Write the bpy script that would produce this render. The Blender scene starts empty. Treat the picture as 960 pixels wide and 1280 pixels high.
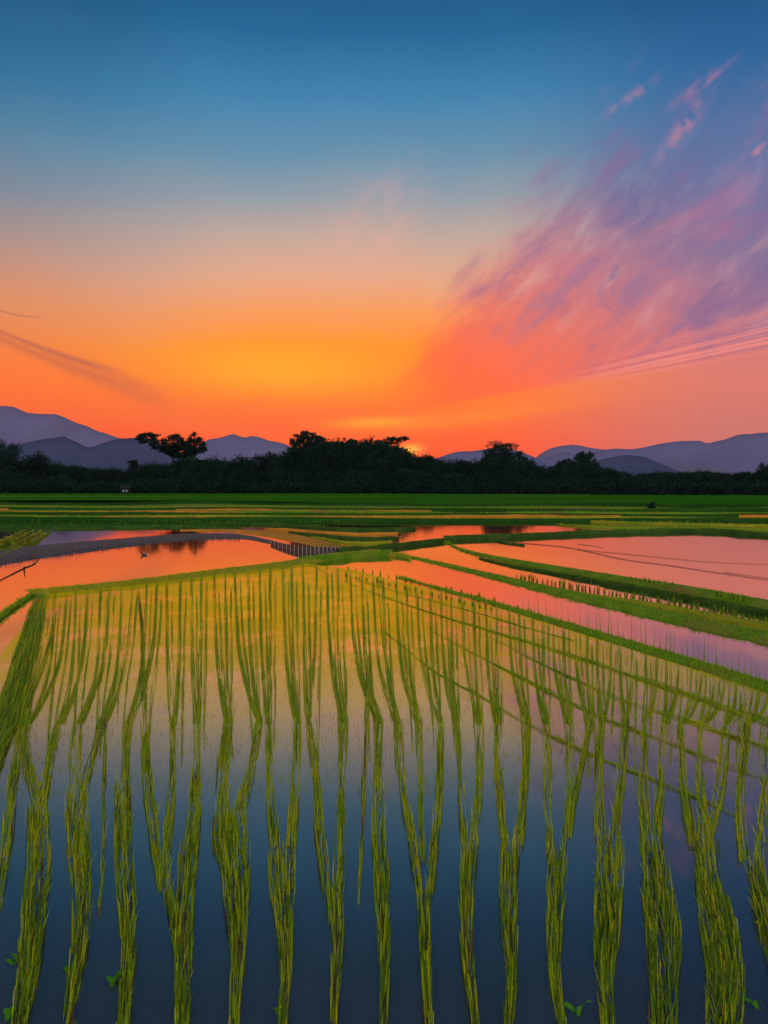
import bpy, math, random
import numpy as np
from mathutils import Vector, noise as mnoise

random.seed(7); rng = np.random.default_rng(7)
C = bpy.context.scene.collection
scene = bpy.context.scene
R = math.radians

# ------------------------------------------------------------------ camera
CAMH, F, YH = 2.0, 967.0, 606.0
PITCH = math.atan((640 - YH) / F)
cam_d = bpy.data.cameras.new('camera'); cam = bpy.data.objects.new('camera', cam_d); C.objects.link(cam)
cam.location = (0, 0, CAMH); cam.rotation_euler = (R(90) - PITCH, 0, 0)
cam_d.sensor_fit = 'VERTICAL'; cam_d.sensor_height = 24; cam_d.lens = 24 * F / 1280
cam_d.clip_start = 0.05; cam_d.clip_end = 30000
scene.camera = cam
cp, sp_ = math.cos(PITCH), math.sin(PITCH)

def ray(px, py):
    x, u = px - 480, -(py - 640)
    return (x, F * cp + u * sp_, -F * sp_ + u * cp)
def G(px, py, z=0.0):
    "where the line of sight through a photo point meets height z"
    d = ray(px, py); t = (z - CAMH) / d[2]
    return (d[0] * t, d[1] * t, z)
def AT(px, py, Y):
    d = ray(px, py); t = Y / d[1]
    return (d[0] * t, Y, CAMH + d[2] * t)
def ang(px, py):
    d = ray(px, py)
    return math.degrees(math.atan2(d[0], d[1])), math.degrees(math.atan2(d[2], math.hypot(d[0], d[1])))

def lin(c):
    return tuple(((v / 255) / 12.92 if v <= 10 else ((v / 255 + 0.055) / 1.055) ** 2.4) for v in c)

# ------------------------------------------------------------------ tagging
def tag(o, label=None, cat=None, group=None, kind=None):
    if label: o['label'] = label
    if cat: o['category'] = cat
    if group: o['group'] = group
    if kind: o['kind'] = kind
    return o
def empty(name, loc=(0, 0, 0), rz=0):
    o = bpy.data.objects.new(name, None); C.objects.link(o); o.location = loc; o.rotation_euler = (0, 0, rz)
    return o

class MB:
    def __init__(s): s.v = []; s.f = []; s.m = []; s.sm = []
    def quads(s, V, Fq, mi=0, smooth=False):
        n = len(s.v); s.v.extend(map(tuple, V)); s.f.extend([tuple(i + n for i in q) for q in Fq])
        s.m.extend(mi if isinstance(mi, (list, tuple)) else [mi] * len(Fq)); s.sm.extend([smooth] * len(Fq))
    def tube(s, pts, rad, n=6, mi=0):
        V = []; pts = [Vector(p) for p in pts]
        for i, p in enumerate(pts):
            t = (pts[min(i + 1, len(pts) - 1)] - pts[max(i - 1, 0)]).normalized()
            a = t.cross(Vector((0.12, 0.03, 1)) if abs(t.z) < .9 else Vector((1, 0, 0))).normalized(); b = t.cross(a)
            r = rad[i] if isinstance(rad, (list, tuple)) else rad
            for k in range(n):
                w = 2 * math.pi * k / n; V.append(p + a * (r * math.cos(w)) + b * (r * math.sin(w)))
        Fq = [(i * n + k, i * n + (k + 1) % n, (i + 1) * n + (k + 1) % n, (i + 1) * n + k) for i in range(len(pts) - 1) for k in range(n)]
        Fq += [tuple(range(n))[::-1], tuple((len(pts) - 1) * n + k for k in range(n))]
        s.quads(V, Fq, mi, True)
    def box(s, c, d, mi=0):
        x, y, z = c; a, b, e = d[0] / 2, d[1] / 2, d[2] / 2
        V = [(x + i * a, y + j * b, z + k * e) for k in (-1, 1) for j in (-1, 1) for i in (-1, 1)]
        s.quads(V, [(0, 2, 3, 1), (4, 5, 7, 6), (0, 1, 5, 4), (2, 6, 7, 3), (0, 4, 6, 2), (1, 3, 7, 5)], mi)
    def blob(s, c, r, nu=12, nv=8, mi=0, jit=0.0):
        V = [(c[0], c[1], c[2] - r[2])]
        for j in range(1, nv):
            ph = -math.pi / 2 + math.pi * j / nv
            for i in range(nu):
                th = 2 * math.pi * i / nu; q = 1 + random.uniform(-jit, jit)
                V.append((c[0] + r[0] * math.cos(ph) * math.cos(th) * q, c[1] + r[1] * math.cos(ph) * math.sin(th) * q, c[2] + r[2] * math.sin(ph) * q))
        V.append((c[0], c[1], c[2] + r[2])); Fq = []
        for i in range(nu):
            Fq.append((0, 1 + (i + 1) % nu, 1 + i)); e = 1 + (nv - 2) * nu; Fq.append((e + i, e + (i + 1) % nu, len(V) - 1))
        for j in range(nv - 2):
            for i in range(nu):
                a = 1 + j * nu; Fq.append((a + i, a + (i + 1) % nu, a + nu + (i + 1) % nu, a + nu + i))
        s.quads(V, Fq, mi, True)
    def mesh(s, name, mats):
        me = bpy.data.meshes.new(name); me.from_pydata(s.v, [], s.f)
        for m in (mats if isinstance(mats, (list, tuple)) else [mats]): me.materials.append(m)
        me.polygons.foreach_set('material_index', s.m); me.polygons.foreach_set('use_smooth', s.sm); me.update()
        return me
    def build(s, name, mats, parent=None):
        o = bpy.data.objects.new(name, s.mesh(name, mats)); C.objects.link(o)
        if parent: o.parent = parent
        return o

def np_mesh(name, V, nq, mats, mi=None, smooth=False):
    "V: (nq*4,3) separate quads"
    me = bpy.data.meshes.new(name); nv = len(V)
    me.vertices.add(nv); me.vertices.foreach_set('co', np.asarray(V, dtype=np.float32).ravel())
    me.loops.add(nv); me.loops.foreach_set('vertex_index', np.arange(nv, dtype=np.int32))
    me.polygons.add(nq); me.polygons.foreach_set('loop_start', np.arange(0, nv, 4, dtype=np.int32))
    me.polygons.foreach_set('loop_total', np.full(nq, 4, dtype=np.int32))
    for m in (mats if isinstance(mats, (list, tuple)) else [mats]): me.materials.append(m)
    if mi is not None: me.polygons.foreach_set('material_index', np.asarray(mi, dtype=np.int32))
    me.update(calc_edges=True); me.validate()
    return me

# ------------------------------------------------------------------ node maths helper
class N:
    def __init__(s, nt): s.nt = nt
    def m(s, op, *a, clamp=False):
        n = s.nt.nodes.new('ShaderNodeMath'); n.operation = op; n.use_clamp = clamp
        for i, v in enumerate(a):
            if isinstance(v, (int, float)): n.inputs[i].default_value = v
            else: s.nt.links.new(v, n.inputs[i])
        return n.outputs[0]
    def add(s, a, b): return s.m('ADD', a, b)
    def sub(s, a, b): return s.m('SUBTRACT', a, b)
    def mul(s, a, b): return s.m('MULTIPLY', a, b)
    def ss(s, v, a, b, lo=0.0, hi=1.0):
        n = s.nt.nodes.new('ShaderNodeMapRange'); n.interpolation_type = 'SMOOTHSTEP'
        rev = a > b
        if rev: a, b, lo, hi = b, a, hi, lo
        s.nt.links.new(v, n.inputs[0])
        for i, x in zip((1, 2, 3, 4), (a, b, lo, hi)): n.inputs[i].default_value = x
        return n.outputs[0]
    def ramp(s, v, stops, lo, hi):
        n = s.nt.nodes.new('ShaderNodeMapRange'); s.nt.links.new(v, n.inputs[0]); n.inputs[1].default_value = lo; n.inputs[2].default_value = hi
        r = s.nt.nodes.new('ShaderNodeValToRGB'); s.nt.links.new(n.outputs[0], r.inputs[0])
        cr = r.color_ramp; cr.interpolation = 'LINEAR'
        while len(cr.elements) < len(stops): cr.elements.new(0.5)
        for e, (p, c) in zip(cr.elements, stops):
            e.position = (p - lo) / (hi - lo); e.color = (*lin(c), 1)
        return r.outputs[0]
    def mix(s, f, a, b, mode='MIX'):
        n = s.nt.nodes.new('ShaderNodeMix'); n.data_type = 'RGBA'; n.blend_type = mode
        for i, v in ((0, f), (6, a), (7, b)):
            if isinstance(v, (int, float)): n.inputs[i].default_value = v
            elif isinstance(v, tuple): n.inputs[i].default_value = (*v, 1)
            else: s.nt.links.new(v, n.inputs[i])
        return n.outputs[2]
    def vec(s, x, y, z=0.0):
        n = s.nt.nodes.new('ShaderNodeCombineXYZ')
        for i, v in enumerate((x, y, z)):
            if isinstance(v, (int, float)): n.inputs[i].default_value = v
            else: s.nt.links.new(v, n.inputs[i])
        return n.outputs[0]
    def noise(s, v, scale, detail=4, rough=.55, dist=0.0):
        n = s.nt.nodes.new('ShaderNodeTexNoise'); n.inputs['Scale'].default_value = scale; n.inputs['Detail'].default_value = detail
        n.inputs['Roughness'].default_value = rough; n.inputs['Distortion'].default_value = dist
        if v is not None: s.nt.links.new(v, n.inputs['Vector'])
        return n.outputs[0]

# ------------------------------------------------------------------ sky (world)
w = bpy.data.worlds.new('World'); scene.world = w; w.use_nodes = True; nt = w.node_tree; nt.nodes.clear(); n = N(nt)
tc = nt.nodes.new('ShaderNodeTexCoord'); sx = nt.nodes.new('ShaderNodeSeparateXYZ'); nt.links.new(tc.outputs['Generated'], sx.inputs[0])
X, Y, Z = sx.outputs
az = n.mul(n.m('ARCTAN2', X, Y), 180 / math.pi)
el = n.mul(n.m('ARCSINE', n.m('MINIMUM', n.m('MAXIMUM', Z, -1.0), 1.0)), 180 / math.pi)
adir = tc.outputs['Generated']
wob = n.mul(n.sub(n.noise(adir, 3.0, 2), 0.5), 3.0)
elw = n.add(el, n.mul(wob, n.ss(el, 1.0, 12.0, 0.25, 1.0)))
center = [(0, (255, 56, 0)), (3, (255, 74, 0)), (5.5, (255, 102, 0)), (7.5, (255, 126, 0)), (10, (252, 138, 22)), (12.3, (240, 150, 86)), (14.8, (218, 162, 132)),
          (17.5, (184, 161, 149)), (20, (138, 150, 160)), (22.7, (94, 138, 164)), (26, (56, 124, 166)), (29.9, (16, 96, 142)), (33, (8, 80, 122)), (44, (18, 52, 76)), (60, (110, 125, 145)), (90, (170, 170, 180))]
left = [(0, (255, 70, 0)), (4, (255, 84, 0)), (7, (252, 108, 24)), (10, (230, 124, 62)), (13, (206, 134, 98)), (16, (158, 133, 130)),
        (19, (106, 125, 144)), (22, (68, 120, 150)), (25, (26, 100, 142)), (29.9, (2, 74, 110)), (33, (2, 60, 94)), (44, (12, 44, 66)), (60, (110, 125, 145)), (90, (170, 170, 180))]
right = [(0, (182, 100, 112)), (3, (205, 108, 98)), (7, (218, 115, 100)), (10, (206, 114, 112)), (14, (160, 115, 140)), (18, (108, 112, 154)),
         (22, (70, 106, 152)), (26, (30, 94, 146)), (29.9, (6, 76, 126)), (33, (4, 62, 110)), (44, (4, 46, 80)), (60, (110, 125, 145)), (90, (170, 170, 180))]  # stops towards the zenith raised as added fill light on the rice
cC, cL, cR = [n.ramp(elw, s_, 0, 90) for s_ in (center, left, right)]
base = n.mix(n.ss(az, -8, -32), cC, cL)
base = n.mix(n.ss(az, 6, 25), base, cR)
# golden glow low on the left of centre
def gauss(ax, ex, sa, se, rot=0.0):
    dx, dy = n.sub(az, ax), n.sub(el, ex)
    if rot: 
        c_, s_ = math.cos(rot), math.sin(rot)
        dx, dy = n.add(n.mul(dx, c_), n.mul(dy, s_)), n.sub(n.mul(dy, c_), n.mul(dx, s_))
    q = n.add(n.m('POWER', n.m('ABSOLUTE', n.mul(dx, 1 / sa)), 2.0), n.m('POWER', n.m('ABSOLUTE', n.mul(dy, 1 / se)), 2.0))
    return n.m('EXPONENT', n.mul(q, -1.0))
def pg(px, py, sa, se, rot=0.0):
    a, e = ang(px, py); return gauss(a, e, sa, se, rot)
base = n.mix(n.mul(pg(350, 462, 8, 1.9), 0.75), base, lin((255, 168, 12)))
base = n.mix(n.mul(pg(150, 500, 14, 1.6, -.2), 0.35), base, lin((255, 110, 30)))
base = n.mix(n.mul(pg(465, 285, 4.5, 2.4, .7), n.ss(n.noise(n.vec(n.mul(az, .3), n.mul(el, .3)), 1.5, 4), .35, .65, .1, .32)), base, lin((232, 168, 150)))
# streak clouds run together towards one low point: polar coordinates about it
a0, e0 = ang(450, 522)
dx, dy = n.sub(az, a0), n.sub(el, e0)
r = n.m('SQRT', n.add(n.mul(dx, dx), n.mul(dy, dy)))
th = n.mul(n.m('ARCTAN2', dy, dx), 180 / math.pi)
lr = n.mul(n.m('LOGARITHM', n.add(r, 2.0), math.e), 1.0)
nz = n.noise(n.vec(n.mul(th, 0.07), n.mul(lr, 2.0), 3.1), 1.6, 6, .6, .6)
puff = n.noise(n.vec(n.add(n.mul(dx, .063), n.mul(dy, .053)), n.add(n.mul(dx, -.135), n.mul(dy, .16)), 7.7), 2.6, 6, .6, .25)
thn = n.add(th, n.add(n.mul(n.sub(nz, .5), 10), n.mul(n.sub(puff, .5), 34)))
s_ = n.add(n.mul(dx, .5), dy)
ccol = n.ramp(s_, [(0, (255, 92, 10)), (4, (255, 88, 24)), (8, (250, 92, 56)), (13, (222, 102, 92)), (18, (182, 110, 126)), (23, (124, 106, 142)), (28, (88, 104, 150)), (40, (60, 110, 160))], 0, 40)
ccol = n.mix(n.mul(n.ss(puff, .48, .75), n.ss(s_, 8, 17, 0, .42)), ccol, lin((212, 160, 160)))
ccol = n.mix(n.mul(n.ss(nz, .5, .32), n.ss(s_, 10, 19, 0.1, .6)), ccol, lin((82, 84, 140)))
ccol = n.mix(n.mul(n.ss(puff, .50, .34), n.ss(s_, 7, 16, 0, .6)), ccol, lin((126, 98, 142)))
ccol = n.mix(n.mul(n.ss(nz, .52, .75), n.ss(s_, 11, 18, 0, .35)), ccol, lin((205, 110, 130)))
alpha = n.mul(n.ss(thn, 57, 35), n.ss(n.add(th, n.mul(n.sub(nz, .5), 3)), 7.6, 10.0))
alpha = n.mul(alpha, n.mul(n.ss(r, 1, 8), n.ss(n.add(el, n.mul(n.sub(puff, .5), 16)), 27, 17)))
base = n.mix(n.mul(alpha, .88), base, ccol)
# fine bright and dark filaments on the cloud's lower right edge
fil = n.noise(n.vec(n.mul(th, 0.8), n.mul(lr, .35), 9.0), 2.2, 3, .6)
fm = n.mul(n.mul(n.ss(th, 7.2, 8.6), n.ss(th, 14, 10)), n.ss(r, 13, 22))
base = n.mix(n.mul(fm, n.ss(fil, .5, .6, 0, .85)), base, lin((232, 130, 122)))
base = n.mix(n.mul(fm, n.ss(fil, .46, .38, 0, .5)), base, lin((150, 95, 130)))
# small pink wisps high on the right
for (px, py, sa, se, ro, k) in ((788, 122, 1.5, .28, .45, .3), (865, 112, 1.6, .25, .5, .22), (858, 150, 1.2, .35, .9, .22), (890, 98, 1.4, .16, .55, .2), (949, 187, .35, .18, .5, .8), (852, 165, 1.8, .5, .8, .3)):
    g = pg(px, py, sa, se, ro)
    g = n.mul(g, n.ss(n.noise(n.vec(n.mul(az, .8), n.mul(el, .8)), 1.4, 4), .36, .6))
    base = n.mix(n.mul(g, k), base, lin((225, 130, 140)))
# yellow slit over the trees, pale patch where the sun went down
base = n.mix(n.mul(pg(470, 528, 3.2, .38, .04), .85), base, lin((255, 160, 8)))
base = n.mix(n.mul(pg(600, 520, 7, .6, .12), .55), base, lin((255, 135, 8)))
base = n.mix(n.mul(pg(512, 562, .8, .35, .1), .95), base, lin((255, 190, 60)))
# thin brown-mauve cloud from the left edge
def streak(p, q, th0, th1, k, col):
    global base
    (x0, y0), (x1, y1) = ang(*p), ang(*q); sl = (y1 - y0) / (x1 - x0)
    t = n.m('DIVIDE', n.sub(az, x0), x1 - x0)
    d = n.sub(el, n.add(n.mul(n.sub(az, x0), sl), n.add(y0, n.mul(n.mul(t, n.sub(t, 1.0)), 1.1))))
    wd = n.add(n.mul(t, th1 - th0), th0)
    g = n.m('EXPONENT', n.mul(n.m('POWER', n.m('ABSOLUTE', n.m('DIVIDE', d, n.m('MAXIMUM', wd, .02))), 2.0), -1.0))
    g = n.mul(g, n.mul(n.ss(t, -.25, .1), n.ss(t, 1.0, .7)))
    g = n.mul(g, n.ss(n.noise(n.vec(n.mul(t, 1.2), n.mul(d, 1.1)), 2.5, 4), .3, .55, .45, 1))
    base = n.mix(n.mul(g, k), base, lin(col))
streak((-20, 412), (235, 506), .3, .95, .5, (176, 82, 66))
streak((-20, 404), (170, 470), .07, .28, .7, (172, 84, 74))
streak((-20, 380), (62, 396), .05, .04, .7, (165, 100, 90))
# behind the camera: sky raised above dusk as added fill light on the rice
back = n.ramp(el, [(0, (200, 185, 190)), (12, (235, 200, 195)), (30, (205, 200, 205)), (60, (120, 135, 160)), (90, (60, 85, 125))], 0, 90)
base = n.mix(n.ss(Y, .15, -.35), base, n.mix(1.0, back, (2.0, 1.9, 1.75), 'MULTIPLY'))
base = n.mix(n.ss(el, 0.0, -3.0), base, lin((40, 40, 40)))
SUN_AZ, SUN_EL = ang(514, 606)[0], 1.6
nis = nt.nodes.new('ShaderNodeTexSky'); nis.sky_type = 'NISHITA'; nis.sun_disc = False
nis.sun_elevation = R(SUN_EL); nis.sun_rotation = R(SUN_AZ); nis.dust_density = 2.0
bg1 = nt.nodes.new('ShaderNodeBackground'); nt.links.new(base, bg1.inputs[0]); bg1.inputs[1].default_value = 1.15
bg2 = nt.nodes.new('ShaderNodeBackground'); nt.links.new(nis.outputs[0], bg2.inputs[0]); bg2.inputs[1].default_value = 0.003
ad = nt.nodes.new('ShaderNodeAddShader'); nt.links.new(bg1.outputs[0], ad.inputs[0]); nt.links.new(bg2.outputs[0], ad.inputs[1])
wo = nt.nodes.new('ShaderNodeOutputWorld'); nt.links.new(ad.outputs[0], wo.inputs[0])
w.cycles.sampling_method = 'MANUAL'; w.cycles.sample_map_resolution = 512

sd = bpy.data.lights.new('sun', 'SUN'); sd.energy = 2.0; sd.angle = R(.53); sd.color = (1, .55, .25)
so = bpy.data.objects.new('sun', sd); C.objects.link(so)
sdir = Vector((math.sin(R(SUN_AZ)) * math.cos(R(SUN_EL)), math.cos(R(SUN_AZ)) * math.cos(R(SUN_EL)), math.sin(R(SUN_EL))))
so.rotation_euler = sdir.to_track_quat('Z', 'Y').to_euler(); so.location = (0, -10, 30)

# ------------------------------------------------------------------ materials
def mat(name):
    m = bpy.data.materials.new(name); m.use_nodes = True; m.node_tree.nodes.clear()
    k = N(m.node_tree); o = m.node_tree.nodes.new('ShaderNodeOutputMaterial')
    return m, k, m.node_tree, o
def pos(nt_):
    g = nt_.nodes.new('ShaderNodeNewGeometry'); return g.outputs['Position'], g
def surface(name, c1, c2, scale=3.0, rough=.9, c3=None, stretch=(1, 1, 1), bump=0.0, transl=0.0, tcol=None, perobj=False, spec=.3):
    m, k, t, o = mat(name); p, g = pos(t)
    mp = t.nodes.new('ShaderNodeVectorMath'); mp.operation = 'MULTIPLY'; t.links.new(p, mp.inputs[0]); mp.inputs[1].default_value = stretch
    nz_ = k.noise(mp.outputs[0], scale, 5, .6)
    col = k.mix(k.ss(nz_, .36, .64), c1, c2)
    if c3:
        nz2 = k.noise(mp.outputs[0], scale * .23, 3, .5); col = k.mix(k.ss(nz2, .52, .7), col, c3)
    if perobj:
        oi = t.nodes.new('ShaderNodeObjectInfo'); col = k.mix(k.mul(oi.outputs['Random'], .6), col, tuple(v * .45 for v in c1))
    b = t.nodes.new('ShaderNodeBsdfPrincipled'); t.links.new(col, b.inputs['Base Color']); b.inputs['Roughness'].default_value = rough
    b.inputs['Specular IOR Level'].default_value = spec
    if bump:
        bn = t.nodes.new('ShaderNodeBump'); bn.inputs['Strength'].default_value = 1; bn.inputs['Distance'].default_value = bump
        t.links.new(nz_, bn.inputs['Height']); t.links.new(bn.outputs[0], b.inputs['Normal'])
    sh = b.outputs[0]
    if transl:
        tr = t.nodes.new('ShaderNodeBsdfTranslucent')
        if tcol: tr.inputs[0].default_value = (*tcol, 1)
        else: t.links.new(col, tr.inputs[0])
        mx = t.nodes.new('ShaderNodeMixShader'); mx.inputs[0].default_value = transl
        t.links.new(sh, mx.inputs[1]); t.links.new(tr.outputs[0], mx.inputs[2]); sh = mx.outputs[0]
    t.links.new(sh, o.inputs[0]); return m

def water(name, deep, ior=1.45, rough=.03, bump=.004, sky_glow=None, glow_amt=0.0, bscale=3.0, stretch=(1, .35, 1)):
    m, k, t, o = mat(name); p, g = pos(t)
    mp = t.nodes.new('ShaderNodeVectorMath'); mp.operation = 'MULTIPLY'; t.links.new(p, mp.inputs[0]); mp.inputs[1].default_value = stretch
    h = k.noise(mp.outputs[0], bscale, 3, .5)
    bn = t.nodes.new('ShaderNodeBump'); bn.inputs['Distance'].default_value = bump; bn.inputs['Strength'].default_value = 1; t.links.new(h, bn.inputs['Height'])
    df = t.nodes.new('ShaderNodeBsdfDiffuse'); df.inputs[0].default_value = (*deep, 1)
    if sky_glow:
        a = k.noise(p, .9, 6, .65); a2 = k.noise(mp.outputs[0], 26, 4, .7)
        sy = t.nodes.new('ShaderNodeSeparateXYZ'); t.links.new(p, sy.inputs[0]); f = k.mul(k.ss(k.add(k.mul(a, .6), k.mul(a2, .4)), .32, .55), k.mul(k.ss(sy.outputs[1], 4.6, 9.5), k.ss(sy.outputs[0], 8.0, 3.0, 0.15, 1.0)))  # masks the golden sky glow painted into the far water's colour
        t.links.new(k.mix(f, deep, sky_glow), df.inputs[0])
    gl = t.nodes.new('ShaderNodeBsdfGlossy'); gl.inputs['Roughness'].default_value = rough; t.links.new(bn.outputs[0], gl.inputs['Normal'])
    fr = t.nodes.new('ShaderNodeFresnel'); fr.inputs[0].default_value = 1.33; frf = k.m('MULTIPLY', fr.outputs[0], ior, clamp=True)
    mx = t.nodes.new('ShaderNodeMixShader'); t.links.new(frf, mx.inputs[0]); t.links.new(df.outputs[0], mx.inputs[1]); t.links.new(gl.outputs[0], mx.inputs[2])
    sh = mx.outputs[0]
    if sky_glow and glow_amt:
        d2 = t.nodes.new('ShaderNodeBsdfDiffuse'); d2.inputs[0].default_value = (*sky_glow, 1)
        m2 = t.nodes.new('ShaderNodeMixShader'); t.links.new(k.mul(f, glow_amt), m2.inputs[0]); t.links.new(sh, m2.inputs[1]); t.links.new(d2.outputs[0], m2.inputs[2]); sh = m2.outputs[0]
    t.links.new(sh, o.inputs[0]); return m

M = {}
M['pond'] = water('pond_water', (.16, .125, .002), 2.6, .05, .0015, bscale=2.0)  # body colour yellowed to carry the golden sky reflection
M['paddy'] = water('paddy_water', (.030, .040, .046), 3.2, .045, .0005, sky_glow=(.60, .46, .004), glow_amt=.8, bscale=9, stretch=(1, .18, 1))  # yellow glow of the reflected sky painted over the far paddy
M['silt'] = water('silty_water', (.10, .06, .02), 2.0, .35, .01, bscale=1.5)
M['soil'] = surface('wet_soil', (.05, .038, .022), (.085, .06, .03), 2.0, .8, bump=.03)
M['ground'] = surface('far_ground', (.04, .07, .02), (.06, .10, .025), .05, .95)
M['bank'] = surface('grass_bank', (.07, .17, .008), (.12, .21, .012), 2.2, .9, c3=(.15, .11, .03), bump=.08, spec=.05)
M['bank_dark'] = surface('dark_grass_bank', (.02, .055, .010), (.035, .085, .014), 1.4, .9, bump=.05, spec=.05)
M['bank_olive'] = surface('olive_bank', (.17, .20, .012), (.24, .24, .015), 1.6, .9, c3=(.11, .18, .012), bump=.05, spec=.05)
M['earth'] = surface('orange_glint_bank', (.34, .15, .018), (.42, .19, .02), 1.2, .9, c3=(.22, .13, .02), bump=.04, spec=.1)  # orange sky reflection of water slits, put into the bank colour
M['reflect_bank'] = surface('grey_reflection', (.045, .045, .05), (.085, .075, .08), 2.5, .8, c3=(.05, .06, .045), stretch=(2.5, .6, 1), bump=.06)  # dark mountain reflection on the pond, put into a bank colour
M['field'] = surface('young_rice_field', (.016, .095, .005), (.026, .12, .006), .25, .9, c3=(.06, .15, .014), stretch=(.15, 1, 1), bump=.15, spec=0)
M['field_y'] = surface('paler_rice_field', (.12, .19, .014), (.16, .21, .016), .25, .9, c3=(.04, .12, .014), stretch=(.12, 1, 1), bump=.1, spec=0)
M['field_d'] = surface('dark_rice_field', (.010, .05, .008), (.02, .075, .010), .25, .9, stretch=(.12, 1, 1), bump=.12, spec=0)
M['g1'] = surface('rice_blade_green', (.19, .34, .006), (.25, .40, .008), 9, .6, transl=.45, tcol=(.24, .55, .010), spec=.15)
M['g2'] = surface('rice_blade_yellow', (.36, .42, .008), (.44, .46, .010), 9, .6, transl=.45, tcol=(.58, .62, .012), spec=.15)
M['g3'] = surface('rice_blade_dark', (.08, .16, .005), (.10, .19, .006), 9, .6, transl=.35, spec=.15)
M['g4'] = surface('rice_stem_brown', (.08, .045, .012), (.13, .07, .016), 9, .7, transl=.2)
M['g5'] = surface('far_rice_blade', (.02, .15, .006), (.035, .18, .008), 2, .9, transl=.3, spec=0)
M['leaf'] = surface('tree_leaf', (.006, .030, .022), (.010, .038, .028), 1.0, .9, transl=.12, perobj=True, spec=.05)
M['leaf_red'] = surface('flowering_tree_leaf', (.28, .06, .07), (.36, .09, .09), 1.0, .8, transl=.4)
M['bark'] = surface('bark', (.014, .014, .012), (.022, .02, .018), 4, .9, bump=.02, spec=.05)
M['mtn'] = surface('forested_hill', (.085, .10, .23), (.10, .115, .25), .004, 1, c3=(.06, .075, .10), bump=8, spec=0)  # part of the blue distance haze is put into the base colour
M['mtn2'] = surface('near_forested_hill', (.022, .046, .11), (.032, .056, .125), .006, 1, bump=6, spec=0)  # haze blue put in here too, darker for the nearer hills
M['wood'] = surface('weathered_wood', (.10, .05, .025), (.06, .03, .018), 12, .8)
M['pale'] = surface('pale_paint', (.16, .24, .36), (.2, .28, .4), 5, .6)
M['roof'] = surface('thatch', (.012, .018, .016), (.02, .025, .02), 8, .9, spec=.05)
M['duck'] = surface('duck_feather', (.02, .02, .03), (.04, .035, .05), 20, .6)
M['duckw'] = surface('duck_pale_feather', (.16, .14, .2), (.2, .18, .25), 20, .6)
M['weed'] = surface('weed_leaf', (.04, .20, .008), (.07, .24, .010), 9, .6, transl=.35, tcol=(.08, .32, .01), spec=.1)
M['straw'] = surface('pale_straw', (.34, .3, .18), (.4, .36, .22), 9, .8)
M['hose'] = surface('dark_thread', (.03, .025, .04), (.05, .04, .06), 9, .5)

# ------------------------------------------------------------------ ground and waters
def sheet(name, pts, z, m, kind='structure'):
    ar = sum(pts[i - 1][0] * pts[i][1] - pts[i][0] * pts[i - 1][1] for i in range(len(pts)))
    if ar < 0: pts = pts[::-1]
    b = MB(); b.quads([(x, y, z) for x, y in pts], [tuple(range(len(pts)))]); o = b.build(name, m); tag(o, kind=kind); return o
def spl(pts, step=8.0):
    "smooth curve through (x, y, w) photo points"
    P = [np.array(p, float) for p in pts]; out = []
    for i in range(len(P) - 1):
        p0, p1, p2, p3 = P[max(i - 1, 0)], P[i], P[i + 1], P[min(i + 2, len(P) - 1)]
        k = max(2, int(np.linalg.norm((p2 - p1)[:2]) / step))
        for j in range(k):
            t = j / k; out.append(.5 * ((2 * p1) + (-p0 + p2) * t + (2 * p0 - 5 * p1 + 4 * p2 - p3) * t * t + (-p0 + 3 * p1 - 3 * p2 + p3) * t ** 3))
    out.append(P[-1]); return out

sheet('ground', [(-4400, -40), (4400, -40), (4400, 6400), (-4400, 6400)], -.35, M['ground'])
def gpoly(name, px, z, m):
    return sheet(name, [G(x, y, z)[:2] for x, y in px], z, m)
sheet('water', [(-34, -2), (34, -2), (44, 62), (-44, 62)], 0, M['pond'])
# the planted paddy (its own shallow water), behind a bank on the far side
gpoly('paddy_water', [(-250, 1400), (-60, 900), (58, 742), (160, 730), (270, 717), (380, 704), (440, 712), (540, 737), (650, 768), (800, 815), (960, 865), (1100, 915), (1300, 1400)], .008, M['paddy'])

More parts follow.
